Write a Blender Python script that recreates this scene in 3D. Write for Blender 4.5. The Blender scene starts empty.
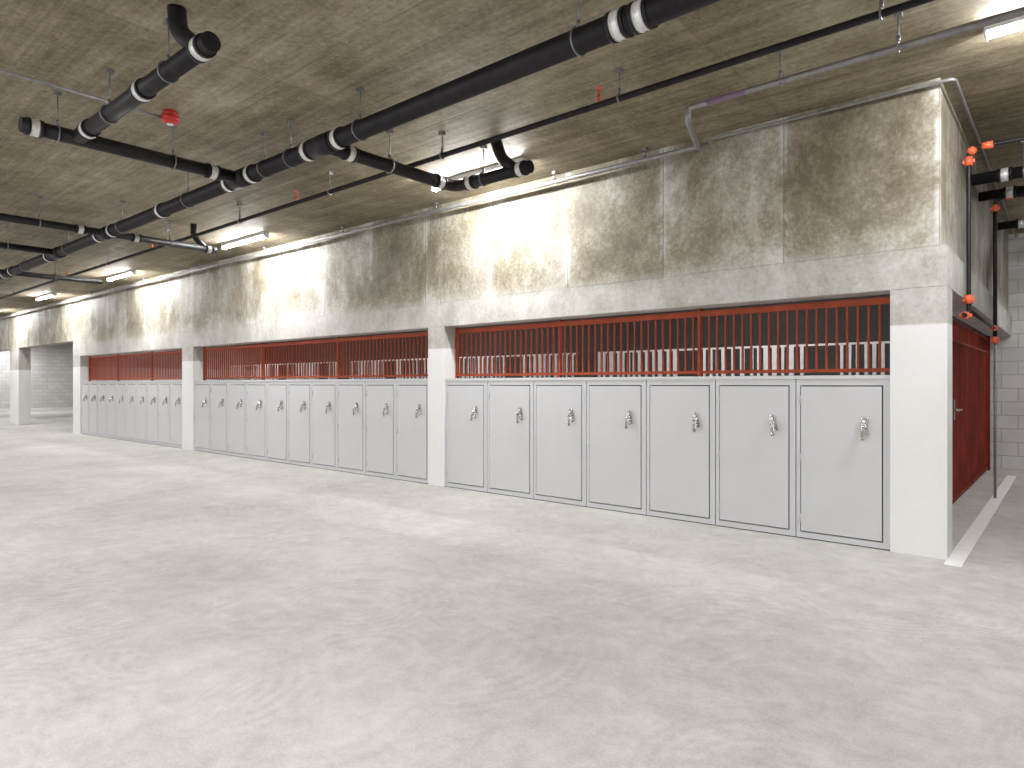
import bpy, bmesh, math, random
from mathutils import Vector, Matrix
random.seed(4)
scn = bpy.context.scene
COL = scn.collection
H = 3.3          # ceiling height
YF = 5.34        # front face of the storage enclosure

# ------------------------------------------------------------------ node helper
def new_mat(name):
    m = bpy.data.materials.new(name); m.use_nodes = True
    nt = m.node_tree; nt.nodes.clear()
    out = nt.nodes.new('ShaderNodeOutputMaterial')
    b = nt.nodes.new('ShaderNodeBsdfPrincipled')
    nt.links.new(b.outputs[0], out.inputs[0])
    return m, nt, b
class N:
    def __init__(s, nt): s.nt = nt
    def _in(s, sock, v):
        if v is None: return
        if isinstance(v, bpy.types.NodeSocket): s.nt.links.new(v, sock)
        else: sock.default_value = v
    def math(s, op, a, b=None, c=None, clamp=False):
        n = s.nt.nodes.new('ShaderNodeMath'); n.operation = op; n.use_clamp = clamp
        s._in(n.inputs[0], a); s._in(n.inputs[1], b); s._in(n.inputs[2], c); return n.outputs[0]
    def mr(s, v, a, b, c=0.0, d=1.0):
        n = s.nt.nodes.new('ShaderNodeMapRange'); n.interpolation_type = 'SMOOTHSTEP'
        s._in(n.inputs[0], v); n.inputs[1].default_value = a; n.inputs[2].default_value = b
        n.inputs[3].default_value = c; n.inputs[4].default_value = d; return n.outputs[0]
    def mix(s, f, a, b, mode='MIX'):
        n = s.nt.nodes.new('ShaderNodeMix'); n.data_type = 'RGBA'; n.blend_type = mode
        s._in(n.inputs[0], f); s._in(n.inputs[6], a); s._in(n.inputs[7], b); return n.outputs[2]
    def pos(s):
        return s.nt.nodes.new('ShaderNodeNewGeometry').outputs['Position']
    def obj(s):
        return s.nt.nodes.new('ShaderNodeTexCoord').outputs['Object']
    def sep(s, v):
        n = s.nt.nodes.new('ShaderNodeSeparateXYZ'); s._in(n.inputs[0], v); return n.outputs
    def comb(s, x, y, z):
        n = s.nt.nodes.new('ShaderNodeCombineXYZ'); s._in(n.inputs[0], x); s._in(n.inputs[1], y); s._in(n.inputs[2], z); return n.outputs[0]
    def mapping(s, v, scale=(1,1,1), loc=(0,0,0)):
        n = s.nt.nodes.new('ShaderNodeMapping'); s._in(n.inputs[0], v); n.inputs[3].default_value = scale; n.inputs[1].default_value = loc; return n.outputs[0]
    def noise(s, v, scale, detail=6, rough=.6, dist=0.):
        n = s.nt.nodes.new('ShaderNodeTexNoise'); s._in(n.inputs['Vector'], v)
        n.inputs['Scale'].default_value = scale; n.inputs['Detail'].default_value = detail
        n.inputs['Roughness'].default_value = rough; n.inputs['Distortion'].default_value = dist; return n.outputs[0]
    def ramp(s, v, stops):
        n = s.nt.nodes.new('ShaderNodeValToRGB'); s._in(n.inputs[0], v); cr = n.color_ramp
        while len(cr.elements) < len(stops): cr.elements.new(.5)
        for e, (p, c) in zip(cr.elements, stops): e.position = p; e.color = (*c, 1)
        return n.outputs[0]
    def white(s, v):
        n = s.nt.nodes.new('ShaderNodeTexWhiteNoise'); n.noise_dimensions = '3D'; s._in(n.inputs['Vector'], v); return n.outputs[0]
    def wsum(s, *pairs):
        o = None
        for v, w_ in pairs:
            t = s.math('MULTIPLY', v, w_); o = t if o is None else s.math('ADD', o, t)
        return o
    def bump(s, h, strength, dist, b):
        n = s.nt.nodes.new('ShaderNodeBump'); n.inputs['Strength'].default_value = strength; n.inputs['Distance'].default_value = dist
        s._in(n.inputs['Height'], h); s.nt.links.new(n.outputs[0], b.inputs['Normal'])

def simple(name, col, rough=.5, metal=0., var=.12, scale=8, spec=.5):
    m, nt, b = new_mat(name); k = N(nt)
    n = k.noise(k.obj(), scale, 3, .6)
    lo = tuple(c*(1-var) for c in col); hi = tuple(min(1, c*(1+var)) for c in col)
    nt.links.new(k.ramp(n, [(.3, lo), (.7, hi)]), b.inputs['Base Color'])
    b.inputs['Roughness'].default_value = rough; b.inputs['Metallic'].default_value = metal
    b.inputs['Specular IOR Level'].default_value = spec
    return m

# ------------------------------------------------------------------ surfaces
def mat_ceiling():
    m, nt, b = new_mat('ceiling_concrete'); k = N(nt)
    p = k.pos(); x, y, z = k.sep(p)
    n1 = k.noise(p, .38, 9, .70, .1); n2 = k.noise(k.mapping(p, (.45, 9.0, 1)), 1.2, 9, .78); n3 = k.noise(p, 26, 5, .85)
    n4 = k.noise(p, 2.4, 9, .76)
    v = k.wsum((n1, .36), (n2, .26), (n4, .18), (n3, .20))
    px = k.math('FLOOR', k.math('DIVIDE', k.math('ADD', x, 1.73), 2.44)); py = k.math('FLOOR', k.math('DIVIDE', y, 1.22))
    pan = k.white(k.comb(px, py, 3.))
    v = k.math('ADD', v, k.math('MULTIPLY', k.math('SUBTRACT', pan, .5), .035))
    c = k.ramp(v, [(.41, (.066, .050, .026)), (.47, (.150, .122, .072)), (.53, (.262, .222, .146)), (.60, (.43, .38, .28))])
    sx = k.math('PINGPONG', k.math('ADD', x, 1.73), 1.22); sy = k.math('PINGPONG', y, .61)
    s = k.math('MAXIMUM', k.mr(sx, .003, .014, 1, 0), k.mr(sy, .003, .014, 1, 0))
    c = k.mix(k.math('MULTIPLY', s, .2), c, (.07, .06, .04, 1))
    st = k.math('MULTIPLY', k.mr(k.noise(k.mapping(p, (.6, 5, 1), (3, 0, 0)), 1.4, 5, .6), .62, .72), k.mr(k.noise(p, .5, 2, .5), .48, .6))
    c = k.mix(k.math('MULTIPLY', st, .3), c, (.30, .11, .07, 1))
    sp = k.mr(k.noise(p, 17, 3, .6), .69, .73)
    c = k.mix(k.math('MULTIPLY', sp, .6), c, (.05, .038, .024, 1))
    nt.links.new(c, b.inputs['Base Color']); b.inputs['Roughness'].default_value = .7
    k.bump(k.math('SUBTRACT', v, k.math('MULTIPLY', s, .15)), .5, .02, b)
    return m
def mat_floor():
    m, nt, b = new_mat('floor_concrete'); k = N(nt)
    p = k.pos()
    n1 = k.noise(p, .6, 8, .70, .2); n2 = k.noise(p, 6, 8, .78, .3); n3 = k.noise(p, 90, 4, .8)
    dv = nt.nodes.new('ShaderNodeVectorMath'); dv.operation = 'ADD'
    nz = nt.nodes.new('ShaderNodeTexNoise'); nz.inputs['Scale'].default_value = 1.4; nz.inputs['Detail'].default_value = 2
    sc = nt.nodes.new('ShaderNodeVectorMath'); sc.operation = 'SCALE'; sc.inputs[3].default_value = .12
    nt.links.new(p, nz.inputs['Vector']); nt.links.new(nz.outputs['Color'], sc.inputs[0]); nt.links.new(p, dv.inputs[0]); nt.links.new(sc.outputs[0], dv.inputs[1])
    rings = None
    for i, s_ in enumerate((1.5, 1.05, .8)):
        vo = nt.nodes.new('ShaderNodeTexVoronoi'); vo.inputs['Scale'].default_value = s_
        nt.links.new(k.mapping(dv.outputs[0], (1, 1, 0), (i*3.3, i*1.7, 0)), vo.inputs['Vector'])
        r = k.math('SINE', k.math('ADD', k.math('MULTIPLY', vo.outputs['Distance'], (95., 110., 100.)[i]), k.math('MULTIPLY', n2, 3.)))
        mk = k.mr(k.noise(k.mapping(p, loc=(i*5, i*2, 0)), 1.7, 6, .7), .44, .64)
        r = k.math('MULTIPLY', r, mk)
        rings = r if rings is None else k.math('ADD', rings, r)
    v = k.wsum((n1, .40), (n2, .34), (n3, .26))
    v2 = k.math('ADD', v, k.math('MULTIPLY', rings, .015))
    c = k.ramp(v2, [(.38, (.375, .365, .345)), (.46, (.485, .474, .452)), (.53, (.585, .574, .552)), (.62, (.69, .68, .66))])
    nt.links.new(c, b.inputs['Base Color'])
    nt.links.new(k.mr(n2, .35, .65, .55, .75), b.inputs['Roughness'])
    b.inputs['Specular IOR Level'].default_value = .3
    k.bump(v2, .5, .012, b)
    return m
def mat_wall():
    m, nt, b = new_mat('wall_cast_concrete'); k = N(nt)
    p = k.pos(); x, y, z = k.sep(p)
    xy = k.math('ADD', x, y)   # runs along both faces
    u = k.math('ADD', xy, 1.73-YF)
    n1 = k.noise(p, .9, 10, .75, .3); n2 = k.noise(k.mapping(p, (2.2, 2.2, 1.2)), 1.3, 9, .75); n3 = k.noise(p, 30, 5, .85)
    pid = k.math('FLOOR', k.math('DIVIDE', u, 1.04)); pan = k.white(k.comb(pid, 1., 1.))
    d = k.math('PINGPONG', k.math('ADD', u, k.math('MULTIPLY', n3, .006)), .52)
    v = k.wsum((n1, .46), (n2, .32), (n3, .22))
    zw = k.math('ADD', z, k.math('MULTIPLY', k.math('SUBTRACT', n2, .5), .30))
    up = k.mr(zw, 2.08, 2.24)
    edge = k.math('ADD', k.mr(d, .02, .16, .024, 0), k.mr(zw, 2.12, 2.45, .045, 0))
    vu = k.math('ADD', k.math('ADD', v, k.math('MULTIPLY', k.math('SUBTRACT', pan, .5), .06)), edge)
    cu = k.ramp(vu, [(.41, (.12, .10, .062)), (.475, (.215, .19, .134)), (.54, (.36, .338, .28)), (.63, (.62, .61, .575))])
    cl = k.ramp(v, [(.41, (.31, .296, .255)), (.5, (.46, .447, .41)), (.59, (.61, .60, .575))])
    c = k.mix(up, cl, cu)
    upz = k.mr(z, 2.14, 2.16)
    sn = k.mr(k.noise(k.mapping(p, (1.1, 1.1, .9), (11, 0, 4)), 1.2, 10, .74, .3), .50, .57)
    sn = k.math('MULTIPLY', sn, k.mr(x, -6., -1., .16, .32))
    sn = k.math('MULTIPLY', sn, k.mr(z, 2.25, 2.45))
    c = k.mix(sn, c, (.13, .106, .066, 1))
    seam = k.math('MULTIPLY', k.mr(d, .003, .009, 1, 0), upz)
    eff = k.math('MULTIPLY', k.math('MULTIPLY', k.mr(d, .010, .045, 1, 0), upz), k.mr(n1, .42, .54))
    c = k.mix(k.math('MULTIPLY', eff, .7), c, (.56, .555, .535, 1))
    c = k.mix(k.math('MULTIPLY', seam, .5), c, (.10, .09, .07, 1))
    zs = k.math('MULTIPLY', k.mr(k.math('ABSOLUTE', k.math('SUBTRACT', z, 2.15)), .002, .009, 1, 0), k.mr(n2, .45, .62))
    c = k.mix(k.math('MULTIPLY', zs, .25), c, (.13, .12, .09, 1))
    pm = k.mr(k.math('ADD', z, k.math('MULTIPLY', n3, .01)), 1.61, 1.63, 1, 0)
    pc = k.ramp(v, [(.3, (.70, .70, .69)), (.7, (.81, .81, .80))])
    c = k.mix(pm, c, pc)
    nt.links.new(c, b.inputs['Base Color']); b.inputs['Roughness'].default_value = .6
    k.bump(k.math('SUBTRACT', v, k.math('MULTIPLY', seam, .3)), .4, .015, b)
    return m
def mat_block():
    m, nt, b = new_mat('painted_block'); k = N(nt)
    p = k.pos(); x, y, z = k.sep(p)
    br = nt.nodes.new('ShaderNodeTexBrick')
    nt.links.new(k.comb(k.math('ADD', x, y), z, 0.), br.inputs['Vector'])
    br.inputs['Color1'].default_value = (.68, .68, .665, 1); br.inputs['Color2'].default_value = (.59, .59, .575, 1); br.inputs['Mortar'].default_value = (.42, .415, .41, 1)
    br.inputs['Scale'].default_value = 1; br.inputs['Mortar Size'].default_value = .006; br.inputs['Brick Width'].default_value = .38; br.inputs['Row Height'].default_value = .19
    n = k.noise(p, 1.2, 7, .65)
    c = k.mix(.6, br.outputs[0], k.ramp(n, [(.3, (.65, .64, .61)), (.7, (1, 1, 1))]), 'MULTIPLY')
    nt.links.new(c, b.inputs['Base Color']); b.inputs['Roughness'].default_value = .7
    k.bump(br.outputs['Fac'], -.4, .01, b)
    return m
MC, MF, MW, MBK = mat_ceiling(), mat_floor(), mat_wall(), mat_block()
M_LOCK = simple('locker_grey_paint', (.545, .553, .56), .40, 0, .02, 3)
M_GAP_SHADE = simple('gap_shade', (.015, .015, .015), .8)  # near-black colour standing in for shade in locker gaps
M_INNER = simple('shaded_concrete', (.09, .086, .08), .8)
M_CHROME = simple('satin_steel', (.52, .51, .49), .22, 1., .15, 30)
M_RED = simple('red_oxide_paint', (.28, .048, .018), .6, 0, .2, 6, .25)
M_DOORRED = simple('red_gate_paint', (.20, .022, .010), .65, 0, .4, 3, .2)
M_BLACK = simple('black_cast_iron', (.012, .011, .012), .5, 0, .4, 12, .3)
M_STEEL = simple('stainless_band', (.76, .76, .74), .35, .3, .12, 20)
M_GALV = simple('galvanised', (.26, .26, .26), .45, .5, .2, 15)
M_SLAT = simple('pale_slat_paint', (.62, .62, .61), .5, 0, .15, 10)
M_ROD = simple('hanger_steel', (.22, .22, .215), .45, .6, .2, 15)
M_ORANGE = simple('orange_coupling', (.68, .12, .045), .45, 0, .15, 10)
M_ALARM = simple('alarm_red', (.55, .03, .02), .35)
M_WHITE = simple('white_enamel', (.78, .78, .77), .45, 0, .04)
M_LINE = simple('line_paint', (.90, .90, .89), .6, 0, .04, 9)
M_PURPLE = simple('purple_primer', (.22, .14, .22), .5)
def mat_emit(name, s):
    m = bpy.data.materials.new(name); m.use_nodes = True; nt = m.node_tree; nt.nodes.clear()
    o = nt.nodes.new('ShaderNodeOutputMaterial'); e = nt.nodes.new('ShaderNodeEmission')
    e.inputs[0].default_value = (.995, .985, 1, 1); e.inputs[1].default_value = s; nt.links.new(e.outputs[0], o.inputs[0]); return m
M_EM = mat_emit('lit_diffuser', 330)
M_FILL_EM = mat_emit('fill_diffuser', 5)  # weak glow for the added fill fixtures

# ------------------------------------------------------------------ mesh builder
class B:
    def __init__(s): s.bm = bmesh.new()
    def _m(s, faces, mi, smooth=False):
        for f in faces: f.material_index = mi; f.smooth = smooth
    def box(s, x0, x1, y0, y1, z0, z1, mi=0):
        vs = [s.bm.verts.new((x, y, z)) for z in (z0, z1) for x, y in ((x0, y0), (x1, y0), (x1, y1), (x0, y1))]
        fs = [s.bm.faces.new([vs[i] for i in q]) for q in ((3,2,1,0),(4,5,6,7),(0,1,5,4),(1,2,6,5),(2,3,7,6),(3,0,4,7))]
        s._m(fs, mi); return s
    def sweep(s, path, r, n=16, mi=0, caps=True, radii=None):
        path = [Vector(p) for p in path]; rings = []
        t0 = (path[1]-path[0]).normalized()
        a = Vector((0, 0, 1)) if abs(t0.z) < .9 else Vector((1, 0, 0))
        u = t0.cross(a).normalized(); prev = t0
        for i, p in enumerate(path):
            if i == 0: t = t0
            elif i == len(path)-1: t = (path[-1]-path[-2]).normalized()
            else: t = ((path[i+1]-p).normalized()+(p-path[i-1]).normalized()).normalized()
            q = prev.rotation_difference(t); u = (q @ u).normalized(); prev = t
            v = t.cross(u); rr = radii[i] if radii else r
            rings.append([s.bm.verts.new(p+rr*(math.cos(2*math.pi*k/n)*u+math.sin(2*math.pi*k/n)*v)) for k in range(n)])
        fs = []
        for a_, b_ in zip(rings, rings[1:]):
            for k in range(n): fs.append(s.bm.faces.new((a_[k], a_[(k+1)%n], b_[(k+1)%n], b_[k])))
        s._m(fs, mi, True)
        if caps: s._m([s.bm.faces.new(rings[0][::-1]), s.bm.faces.new(rings[-1])], mi)
        return s
    def cyl(s, a, b, r, n=16, mi=0): return s.sweep([a, b], r, n, mi)
    def torus(s, c, axis, R, r, n=20, mi=0):
        ax = Vector(axis).normalized(); a = Vector((0, 0, 1)) if abs(ax.z) < .9 else Vector((1, 0, 0))
        u = ax.cross(a).normalized(); v = ax.cross(u); c = Vector(c); rings = []
        for i in range(n):
            th = 2*math.pi*i/n; d = math.cos(th)*u+math.sin(th)*v
            rings.append([s.bm.verts.new(c+d*(R+r*math.cos(2*math.pi*k/8))+ax*r*math.sin(2*math.pi*k/8)) for k in range(8)])
        fs = []
        for i in range(n):
            a_, b_ = rings[i], rings[(i+1)%n]
            for k in range(8): fs.append(s.bm.faces.new((a_[k], a_[(k+1)%8], b_[(k+1)%8], b_[k])))
        s._m(fs, mi, True); return s
    def sphere(s, c, r, mi=0, sc=(1,1,1)):
        g = bmesh.ops.create_uvsphere(s.bm, u_segments=16, v_segments=10, radius=r, matrix=Matrix.Translation(c) @ Matrix.Diagonal((*sc, 1)))
        s._m({f for v in g['verts'] for f in v.link_faces}, mi, True); return s
    def done(s, name, mats, origin=(0,0,0), parent=None, bevel=0, **props):
        bmesh.ops.recalc_face_normals(s.bm, faces=s.bm.faces)
        o = Vector(origin); bmesh.ops.translate(s.bm, verts=s.bm.verts, vec=-o)
        me = bpy.data.meshes.new(name); s.bm.to_mesh(me); s.bm.free()
        for m in (mats if isinstance(mats, (list, tuple)) else [mats]): me.materials.append(m)
        ob = bpy.data.objects.new(name, me); COL.objects.link(ob)
        if parent is not None:
            ob.parent = parent; ob.location = o-world(parent)
        else: ob.location = o
        if bevel:
            md = ob.modifiers.new('bevel', 'BEVEL'); md.width = bevel; md.segments = 2; md.limit_method = 'ANGLE'
        for a, b in props.items(): ob[a] = b
        return ob
def world(ob):
    v = Vector(ob.location)
    while ob.parent: ob = ob.parent; v = v+Vector(ob.location)
    return v
def empty(name, loc, label, cat, group=None):
    e = bpy.data.objects.new(name, None); e.location = loc; e.empty_display_size = .1; COL.objects.link(e)
    e['label'] = label; e['category'] = cat
    if group: e['group'] = group
    return e
def rnd(pts, rad, n=6):
    pts = [Vector(p) for p in pts]; out = [pts[0]]
    for a, b, c in zip(pts, pts[1:], pts[2:]):
        d1 = (a-b).normalized(); d2 = (c-b).normalized()
        p1 = b+d1*rad; p2 = b+d2*rad
        for i in range(n+1):
            t = i/n; out.append((1-t)**2*p1+2*t*(1-t)*b+t*t*p2)
    out.append(pts[-1]); return out
def copy_tree(src, loc):
    def cp(o, par):
        c = o.copy(); c.parent = par; COL.objects.link(c)
        for ch in o.children: cp(ch, c)
        return c
    r = cp(src, None); r.location = loc; return r

# ------------------------------------------------------------------ shell
B().box(-40, 7, -9, 12, -.2, 0).done('floor', MF, kind='structure')
B().box(-40, 7, -9, 12, H, H+.2).done('ceiling', MC, kind='structure')
B().box(-40, 7, 11.6, 11.8, 0, H).done('wall_back', MBK, kind='structure')
B().box(-40.2, -40, -9, 11.8, 0, H).done('wall_left', MBK, kind='structure')
B().box(7, 7.2, -9, 11.8, 0, H).done('wall_right', MBK, kind='structure')
B().box(-18.4, -.95, 10.2, 10.3, 0, H).done('wall_dark_backing', M_INNER, kind='structure')  # added backing wall, interior darkness put into its colour
w = B()
w.box(-40, -18.6, YF, YF+.25, 2.25, H)
w.box(-18.6, -.69, YF, YF+.25, 2.15, H)
w.box(-18.6, -.65, YF, YF+.25, 1.87, 2.15)
for a, b in ((-.995, -.65), (-5.849, -5.575), (-12.53, -12.077), (-18.60, -18.09)):
    w.box(a, b, YF, YF+.25, 0, 1.87)
w.done('wall_front', MW, kind='structure', bevel=.004)
w = B()
w.box(-.94, -.69, YF+.25, 11.6, 2.15, H); w.box(-.90, -.65, YF+.25, 11.6, 1.87, 2.15)
w.done('wall_side', MW, kind='structure', bevel=.004)
B().box(-18.6, -18.4, YF+.25, 11.6, 0, H).done('wall_end', MW, kind='structure')
for i, (x0, x1, y0, y1) in enumerate(((-24.3, -23.4, YF-.0, YF+.3), (-30.2, -29.6, 9.0, 9.5))):
    z1 = 2.25 if i == 0 else H
    B().box(x0, x1, y0, y1, 0, z1).done('column', MW, origin=((x0+x1)/2, (y0+y1)/2, 0), bevel=.01, category='column',
        label='pale painted concrete column standing on the garage floor', group='garage columns')
B().box(-.655, -.555, 5.2, 10.8, .0, .004).done('floor_marking', M_LINE, origin=(-.6, 8, 0), category='painted line',
    label='straight white painted stripe on concrete beside the red gate')

# ------------------------------------------------------------------ lockers
ZL = 1.235
def make_handle():
    b = B()
    b.box(-.016, .016, -.008, .0, -.045, .045)                      # back plate
    b.cyl((0, -.008, .012), (0, -.034, .012), .014, 14)
    b.sweep(rnd([(0, -.03, .014), (-.004, -.046, .004), (-.010, -.050, -.065)], .012), .008, 10)
    b.sphere((-.010, -.050, -.068), .011)
    b.torus((.006, -.024, -.030), (1, .3, 0), .018, .004, 16)      # hasp ring
    b.torus((0, -.012, .040), (0, 1, 0), .018, .006, 16)
    b.cyl((0, -.005, .040), (0, -.022, .040), .010, 12)
    return b
def make_locker(W):
    e = empty('locker', (0, 0, 0), 'light grey metal storage locker with steel lever latch', 'locker')
    b = B(); g = .0035; ml, mr_ = .032, .048; z0, z1 = .052, ZL-.045
    x0, x1 = g, W-g
    zb = .008
    b.box(x0, ml, 0, .03, zb, ZL); b.box(W-mr_, x1, 0, .03, zb, ZL)
    b.box(ml, W-mr_, 0, .03, zb, z0); b.box(ml, W-mr_, 0, .03, z1, ZL)
    b.box(x0, x1, .031, .05, zb, ZL, 1)  # dark sheet behind the door gaps, shade painted in
    b.box(x0, x1, .012, .22, 0, zb, 1)  # dark base strip, shadow line under the locker painted in
    b.box(x0, x1, .05, .22, zb, ZL)
    body = b.done('body', [M_LOCK, M_GAP_SHADE], parent=e)
    gp = .009
    d = B().box(ml+gp*.7, W-mr_-gp, -.004, .024, z0+gp, z1-gp)
    door = d.done('door', M_LOCK, origin=(ml+gp, 0, z0+gp), parent=e, bevel=.002)
    hd = make_handle(); bmesh.ops.scale(hd.bm, vec=(1.25, 1.3, 1.18), verts=hd.bm.verts)
    bmesh.ops.translate(hd.bm, verts=hd.bm.verts, vec=(W-.165, -.003, .88))
    hd.done('latch_handle', M_CHROME, origin=(W-.165, -.003, .88), parent=door, label='steel lever latch with hasp ring')
    for z in (.16, .62, 1.08):
        B().cyl((ml+.002, -.006, z-.035), (ml+.002, -.006, z+.035), .005, 10).done('hinge', M_LOCK, origin=(ml, 0, z), parent=door)
    return e
bays = [(-5.575, -.995, 7), (-12.077, -5.849, 10), (-18.09, -12.53, 10)]
for bi, (xa, xb, n) in enumerate(bays):
    W = (xb-xa)/n
    src = make_locker(W)
    grp = ('row of seven grey lockers', 'middle row of ten grey lockers', 'farther row of ten grey lockers')[bi]
    src['group'] = grp
    for i in range(n):
        o = src if i == 0 else copy_tree(src, (0, 0, 0))
        o.location = (xa+i*W, YF+.03, 0)
        if i:
            for c in o.children:
                for h in c.children:
                    if h.name.startswith('latch'): h.rotation_euler[1] = random.uniform(-.3, .25)
    B().box(xa+.004, xb-.004, YF+.022, YF+.24, ZL+.001, 1.265).done('metal_cap_strip', M_LOCK, origin=((xa+xb)/2, YF+.13, ZL), bevel=.003,
        category='metal trim', label='grey sheet metal cap running along the tops of the lockers', group='locker cap strips')
    YG = YF+.20
    g = empty('security_grille', ((xa+xb)/2, YG, 1.265), 'rust-red steel bar grille above the lockers', 'grille', 'red bar grilles')
    B().box(xa+.01, xb-.01, YG-.018, YG+.018, 1.795, 1.845).done('top_rail', M_RED, parent=g, origin=((xa+xb)/2, YG, 1.8))
    B().box(xa+.01, xb-.01, YG-.018, YG+.018, 1.290, 1.318).done('bottom_rail', M_RED, parent=g, origin=((xa+xb)/2, YG, 1.29))
    nb = min(int(round((xb-xa-.06)/.074)), 100); first = None
    for i in range(1, nb):
        x = xa+.03+i*(xb-xa-.06)/nb
        if first is None:
            first = B().box(x-.008, x+.008, YG-.008, YG+.008, 1.318, 1.795).done('bar', M_RED, parent=g, origin=(x, YG, 1.57))
            f0 = Vector(first.location), x
        else:
            c = first.copy(); c.parent = g; c.location = f0[0]+Vector((x-f0[1], 0, 0)); COL.objects.link(c)
    for x in [xa+.02, xb-.02]+[xa+(xb-xa)*t for t in (.333, .667)]:
        B().box(x-.013, x+.013, YG-.02, YG+.02, 1.266, 1.868).done('post', M_RED, parent=g, origin=(x, YG, 1.265))
# inside the enclosure: facing partition with pale slats
for xa, xb in ((-5.7, -1.1), (-12.2, -6.1), (-18.2, -12.6)):
    g = empty('partition_screen', ((xa+xb)/2, 8.8, 0), 'metal partition topped with pale slats inside the storage enclosure', 'partition', 'interior partitions')
    B().box(xa, xb, 8.8, 8.86, 0, 1.30).done('panel', M_GALV, parent=g, origin=((xa+xb)/2, 8.83, 0))
    B().box(xa, xb, 8.8, 8.84, 1.68, 1.705).done('top_rail', M_SLAT, parent=g, origin=((xa+xb)/2, 8.83, 1.7))
    x = xa; i = 0
    while x < xb-.1:
        wd_ = random.choice((.03, .035, .04, .06))
        B().box(x, x+wd_, 8.80, 8.82, 1.31, 1.68).done('slat', M_SLAT, parent=g, origin=(x, 8.81, 1.31))
        i += 1
        x += wd_+random.choice((.05, .06, .08)) + (.35 if i % 13 == 0 else 0)

# ------------------------------------------------------------------ red gate on the side
XG = -.90
g = empty('steel_gate', (XG, 8.5, 0), 'tall dark red painted steel gate with vertical ribs', 'gate')
def leaf(y0, y1):
    b = B(); b.box(XG-.03, XG-.01, y0, y1, .05, 1.62)
    n = int((y1-y0)/.09)
    for i in range(n+1):
        y = y0+i*(y1-y0-.03)/n; b.box(XG-.012, XG-.004, y, y+.03, .05, 1.62)
    lf = b.done('gate_leaf', M_DOORRED, parent=g, origin=(XG, y0, .05))
    for z0, z1 in ((1.62, 1.65), (1.81, 1.84), (.02, .06)):
        B().box(XG-.02, XG+.004, y0, y1, z0, z1).done('gate_rail', M_DOORRED, parent=lf, origin=(XG, y0, z0))
    b = B()
    for i in range(int((y1-y0)/.09)+1):
        y = y0+.01+i*.09
        if y < y1-.02: b.box(XG-.008, XG+.003, y, y+.014, 1.65, 1.81)
    b.done('gate_bars', M_DOORRED, parent=lf, origin=(XG, y0, 1.56))
for a, b_ in ((5.67, 7.45), (7.49, 9.36), (9.40, 11.25)): leaf(a, b_)
for y in (5.60, 11.26):
    B().box(XG-.035, XG+.025, y, y+.06, 0, 1.868).done('gate_post', M_DOORRED, parent=g, origin=(XG, y, 0))
B().box(XG+.0, XG+.03, 7.62, 7.66, .85, 1.05).cyl((XG+.02, 7.64, .95), (XG+.07, 7.64, .95), .012).cyl((XG+.07, 7.64, .95), (XG+.07, 7.76, .95), .01).done('handle', M_CHROME, parent=g, origin=(XG, 7.64, .95), label='chrome lever handle')

# ------------------------------------------------------------------ pipes
def hanger(pt, axis, R, parent, mat=None):
    x, y, z = pt; b = B()
    b.torus(pt, axis, R+.006, .006)
    b.cyl((x, y, z+R+.006), (x, y, H), .005, 8)
    b.cyl((x, y, z+R+.01), (x, y, z+R+.045), .011, 8)
    b.box(x-.02, x+.02, y-.02, y+.02, H-.03, H)
    return b.done('pipe_hanger', mat or M_ROD, parent=parent, origin=(x, y, z), label='steel rod and ring hanger')
def coupling(pt, axis, R, parent):
    p = Vector(pt); a = Vector(axis).normalized(); b = B()
    b.cyl(p-a*.035, p+a*.035, R+.006, 20)
    for s in (-.04, .04): b.cyl(p+a*(s-.012), p+a*(s+.012), R+.010, 20, 1)
    for s in (-.018, .018): b.torus(p+a*s, a, R+.007, .003, 20, 0)
    b.done('coupling', [M_STEEL, M_BLACK], parent=parent, origin=pt, label='stainless steel coupling band')
R0 = .065; ZM = 3.0; YM = 2.87
X_, Y_ = (1, 0, 0), (0, 1, 0)
main = B().sweep([(2.5, YM, ZM), (-30, YM, ZM)], R0, 24)
for x in (-4.3, -5.56, -8.8, -10.6, -13.1, -17.5): main.cyl((x-.13, YM, ZM), (x+.13, YM, ZM), R0+.012, 24)
main = main.done('drain_pipe', M_BLACK, origin=(-5, YM, ZM), category='pipe', label='thick black cast iron drain pipe slung under the concrete ceiling')
for x in (-1.60, -1.73, -4.10, -4.50, -5.36, -5.76, -8.58, -9.02, -12.88, -13.32, -.2, -7.2, -11): coupling((x, YM, ZM), X_, R0, main)
for x in (-1.98, -3.85, -4.75, -5.15, -6.6, -8.3, -10.2, -12.2, -14.5, -17, -20, -.3): hanger((x, YM, ZM), X_, R0, main)

def branch(path, r, label, coup=(), hang=(), rad=.08, wye=None):
    p = rnd(path, rad) if len(path) > 2 else path
    b = B().sweep(p, r, 20)
    if wye: b.sweep(rnd(wye, .06), r*.95, 20)
    o = b.done('branch_pipe', M_BLACK, origin=path[0], parent=main, label=label)
    for c, a in coup: coupling(c, a, r, o)
    for c, a in hang: hanger(c, a, r, o)
    return o
rb = .052; rf = .042
branch([(-5.56, 1.28, ZM), (-5.56, YM-.06, ZM)], rb, 'short black branch pipe capped at one end',
       [((-5.56, 1.36, ZM), Y_), ((-5.56, 2.62, ZM), Y_)], [((-5.56, 1.5, ZM), Y_), ((-5.56, 2.3, ZM), Y_)])
branch([(-5.50, 1.62, ZM), (-3.45, 1.62, ZM)], rb, 'black branch pipe with an angled riser into the ceiling',
       [((-5.3, 1.62, ZM), X_), ((-3.56, 1.62, ZM), X_), ((-4.35, 1.62, ZM), X_)], [((-3.98, 1.62, ZM), X_), ((-4.9, 1.62, ZM), X_)],
       wye=[(-3.60, 1.62, ZM), (-3.80, 1.60, ZM+.17), (-3.82, 1.60, H)])
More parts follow.
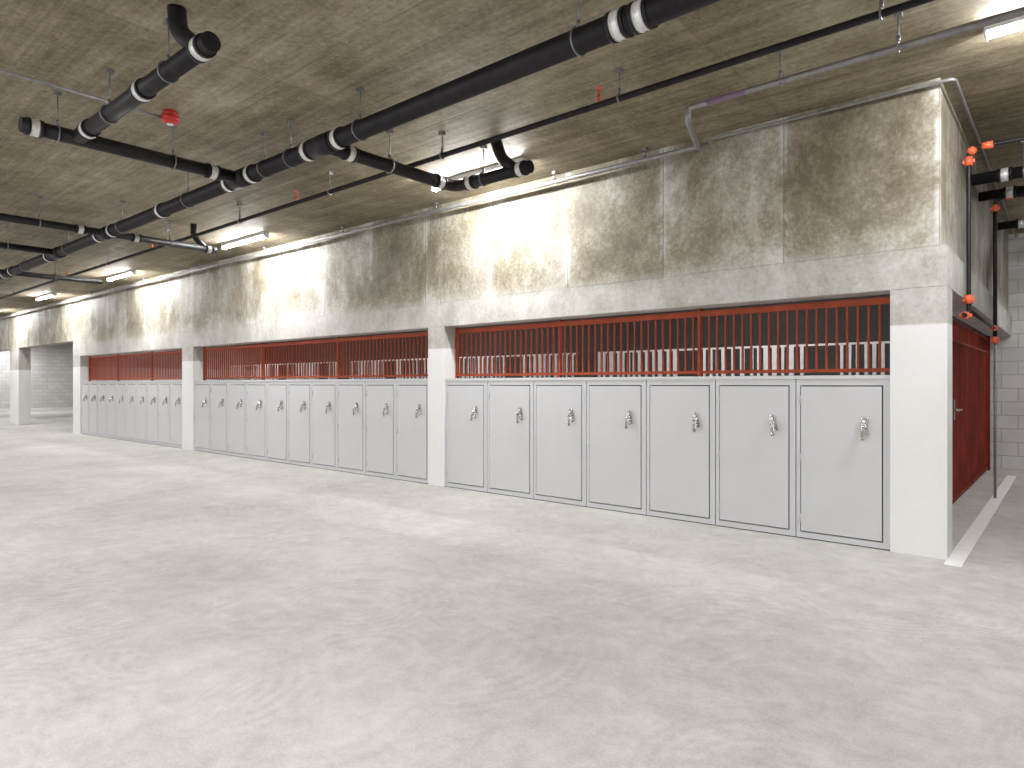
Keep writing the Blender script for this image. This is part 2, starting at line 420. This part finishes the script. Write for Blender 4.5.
branch([(-4.3, YM+.06, ZM), (-4.3, 4.26, ZM), (-3.42, 4.26, ZM)], rb, 'black branch pipe with an elbow near a strip light',
       [((-4.3, 3.1, ZM), Y_), ((-4.3, 4.06, ZM), Y_), ((-4.1, 4.26, ZM), X_), ((-3.52, 4.26, ZM), X_)], [((-4.3, 3.5, ZM), Y_), ((-3.95, 4.26, ZM), X_)], .1,
       wye=[(-3.58, 4.26, ZM), (-3.74, 4.26, ZM+.14), (-3.80, 4.26, H)])
branch([(-8.8, .4, ZM), (-8.8, 4.2, ZM)], rf, 'long black cross pipe passing the thick drain pipe',
       [((-8.8, 2.6, ZM), Y_), ((-8.8, 3.2, ZM), Y_), ((-8.8, 1.6, ZM), Y_), ((-8.8, 4.1, ZM), Y_)], [((-8.8, 2.2, ZM), Y_), ((-8.8, 3.6, ZM), Y_)],
       wye=[(-8.8, 4.05, ZM), (-8.8, 3.9, ZM+.15), (-8.8, 3.9, H)])
branch([(-10.6, .2, ZM), (-10.6, YM-.05, ZM)], rf, 'straight black cross pipe',
       [((-10.6, 1.8, ZM), Y_)], [((-10.6, 2.3, ZM), Y_)])
branch([(-13.1, -.5, ZM), (-13.1, 4.2, ZM)], rf, 'straight black cross pipe',
       [((-13.1, 2.6, ZM), Y_)], [((-13.1, 2.0, ZM), Y_), ((-13.1, 3.5, ZM), Y_)])
branch([(-17.5, -2, ZM), (-17.5, YM-.05, ZM)], rf, 'straight black cross pipe', [((-17.5, 1.8, ZM), Y_)], [((-17.5, 1.0, ZM), Y_)])

# sprinkler line
sp = B().sweep([(4, 3.81, 3.1), (-32, 3.81, 3.1)], .021, 14).done('sprinkler_pipe', M_BLACK, origin=(-5, 3.81, 3.1), category='pipe', label='thin black sprinkler pipe hung parallel to the enclosure wall')
for x in (-.75, -2.30, -4.0, -5.6, -7.4, -9.4, -11.6, -14, -17): hanger((x, 3.81, 3.1), X_, .021, sp)
for x in (-2.46, -6.2, -9.9, -13.6):
    B().cyl((x, 3.81, 3.10), (x, 3.81, 3.17), .012, 10).cyl((x, 3.81, 3.17), (x, 3.81, 3.20), .008, 10).cyl((x, 3.81, 3.215), (x, 3.81, 3.22), .022, 14).cyl((x-.012, 3.81, 3.2), (x-.012, 3.81, 3.215), .002, 6).cyl((x+.012, 3.81, 3.2), (x+.012, 3.81, 3.215), .002, 6).done(
        'sprinkler_head', M_ORANGE, parent=sp, origin=(x, 3.81, 3.1), label='red upright sprinkler head')
gp = B().sweep(rnd([(4, 4.25, 3.1), (-2.02, 4.25, 3.1), (-2.02, 4.25, 3.02), (-2.2, 4.8, 3.02), (-2.3, 5.20, 3.18), (-30, 5.24, 3.2)], .035), .021, 14).done(
    'grey_pipe', M_GALV, origin=(-2, 4.25, 3.1), category='pipe', label='grey pipe bending over to run along the top of the wall')
B().cyl((-1.88, 4.25, 3.1), (-1.62, 4.25, 3.1), .0216, 14).done('pipe_tape', M_PURPLE, parent=gp, origin=(-1.7, 4.25, 3.1), label='purple primer marked section')
for x in (-.75, -1.4, ): hanger((x, 4.25, 3.1), X_, .021, gp, M_GALV)
for x in (-2.9, -3.9, -5.6, -7.4, -9.4, -11.6, -14, -17): hanger((x, 5.24, 3.2), X_, .021, gp, M_GALV)
B().sweep(rnd([(-2.3, 5.27, 3.24), (-.60, 5.27, 3.24), (-.60, 11.5, 3.24)], .05), .012, 12).done('conduit', M_GALV, origin=(-.6, 5.27, 3.24), category='conduit',
    label='slim galvanised conduit wrapping the top corner of the concrete wall')
# thin conduit with round red alarm
B().sweep([(-5.30, -1, 3.235), (-5.30, 2.10, 3.235)], .011, 12).done('conduit', M_GALV, origin=(-5.30, 1, 3.235), category='conduit', label='slim grey conduit on the ceiling feeding a red alarm')
B().cyl((-5.30, 2.17, H+.002), (-5.30, 2.17, 3.255), .050, 24).cyl((-5.30, 2.17, 3.262), (-5.30, 2.17, 3.222), .066, 24).sphere((-5.30, 2.17, 3.222), .052, 0, (1, 1, .4)).cyl((-5.30, 2.17, 3.21), (-5.30, 2.17, 3.195), .022, 16, 1).done(
    'fire_alarm', [M_ALARM, M_WHITE], origin=(-5.30, 2.17, H), category='fire alarm', label='small round red ceiling alarm at the end of a conduit')

# fire riser at the side with orange couplings
XR = -.62
rs = B()
rs.sweep(rnd([(3, 6.25, 3.04), (XR, 6.25, 3.04), (XR, 6.25, 1.72), (XR, 5.95, 1.72)], .06), .016, 14)
rs.sweep(rnd([(XR, 6.25, 1.78), (XR, 8.55, 1.78)], .06), .016, 14)
rs.sweep(rnd([(3, 8.55, 3.14), (XR, 8.55, 3.14), (XR, 8.55, 1.66)], .06), .019, 14)
rs.cyl((XR, 8.55, 1.66), (XR, 8.55, 0), .013, 14, 1)
rs = rs.done('fire_riser', [M_BLACK, M_GALV], origin=(XR, 8.55, 0), category='pipe', label='black sprinkler riser pipes with orange couplings beside the red gate')
for p, a in (((XR+.12, 6.25, 3.04), X_), ((XR, 6.25, 2.94), (0,0,1)), ((XR, 6.25, 1.86), (0,0,1)), ((XR, 6.05, 1.72), Y_), ((XR+.12, 8.55, 3.14), X_), ((XR, 8.55, 3.04), (0,0,1)), ((XR, 8.42, 1.78), Y_), ((XR, 8.55, 1.66), (0,0,1))):
    P = Vector(p); A = Vector(a)
    B().cyl(P-A*.035, P+A*.035, .029, 16).box(P.x-.040, P.x+.040, P.y-.012, P.y+.012, P.z-.012, P.z+.012).done('coupling', M_ORANGE, parent=rs, origin=p, label='orange grooved coupling')
B().sphere((XR+.02, 6.25, 3.02), .034).done('elbow', M_ORANGE, parent=rs, origin=(XR, 6.25, 3.04), label='orange elbow')
for x, y, z in ((.3, 6.25, 3.04), (.3, 8.55, 3.14)): hanger((x, y, z), X_, .024, rs)
for y, z, r in ((7.15, 3.02, .05), (7.75, 3.0, .045), (9.6, 3.05, .045)):
    o = B().sweep([(3, y, z), (-.685, y, z)], r, 18).done('cross_pipe', M_BLACK, origin=(-.3, y, z), category='pipe', label='black drain pipe meeting the side of the enclosure', group='drain pipes beside the enclosure')
    coupling((-.45, y, z), X_, r, o); coupling((-.2, y, z), X_, r, o); hanger((-.32, y, z), X_, r, o)

# ------------------------------------------------------------------ strip lights
def fixture(em, power=None):
    e = empty('strip_light', (0, 0, 0), 'white fluorescent strip light fixed to the concrete ceiling, unseen ones added as fill', 'light fixture', 'fluorescent strip lights')
    B().box(-.60, .60, -.04, .04, -.045, .003).box(-.615, -.60, -.04, .04, -.08, .003).box(.60, .615, -.04, .04, -.08, .003).done('housing', M_WHITE, parent=e, bevel=.004)
    B().sweep([(-.598, 0, -.050), (.598, 0, -.050)], .027, 10, caps=False).done('diffuser', em, parent=e, label='glowing fluorescent tube cover')
    if power:  # powered fixtures are unseen ones added for fill light
        L = bpy.data.lights.new('fill_lamp', 'AREA'); L.shape = 'RECTANGLE'; L.size = 1.2; L.size_y = .14; L.energy = power; L.color = (.995, .98, 1)
        lo = bpy.data.objects.new('fill_lamp', L); COL.objects.link(lo); lo.parent = e; lo.location = (0, 0, -.095)
    return e
src = fixture(M_EM); src.location = (.22, 4.75, H)
for x in (-4.5, -9.1, -13.8, -18.5, -23.2, -28): copy_tree(src, (x, 4.75, H))
fill_strip = fixture(M_FILL_EM, 100); fill_strip.location = (3.0, -.8, H)  # unseen aisle row added as fill light
for x in (-1.5, -6.5, -12, -18, -25, -33): copy_tree(fill_strip, (x, -.8, H))
for x in (2.5, -4): copy_tree(fill_strip, (x, -5, H))
copy_tree(fill_strip, (-25, 9.0, H)); copy_tree(fill_strip, (-33, 8.0, H)); copy_tree(fill_strip, (-38.5, 8.5, H))  # hidden fixtures added to brighten the far-left opening
fill_inner = fixture(M_FILL_EM, 75); fill_inner.location = (-3.2, 7.2, H)  # fixtures added to brighten the enclosure interior
for x, y in ((-9.2, 7.2), (-15.2, 7.2)): copy_tree(fill_inner, (x, y, H))
fill_side = fixture(M_FILL_EM, 50); fill_side.location = (1.3, 9.8, H)  # unseen fixture added to brighten the block wall

# ------------------------------------------------------------------ world, camera
wd = bpy.data.worlds.new('World'); scn.world = wd; wd.use_nodes = True
wd.node_tree.nodes['Background'].inputs[0].default_value = (.985, .98, 1, 1)
wd.node_tree.nodes['Background'].inputs[1].default_value = 2.6
cam = bpy.data.cameras.new('camera'); co = bpy.data.objects.new('camera', cam); COL.objects.link(co)
cam.sensor_width = 36; cam.lens = 36*660/1024; cam.clip_start = .05
co.location = (0, 0, 1.2); co.rotation_euler = (math.radians(90), 0, math.radians(40.35))
scn.camera = co
scn.view_settings.view_transform = 'Standard'
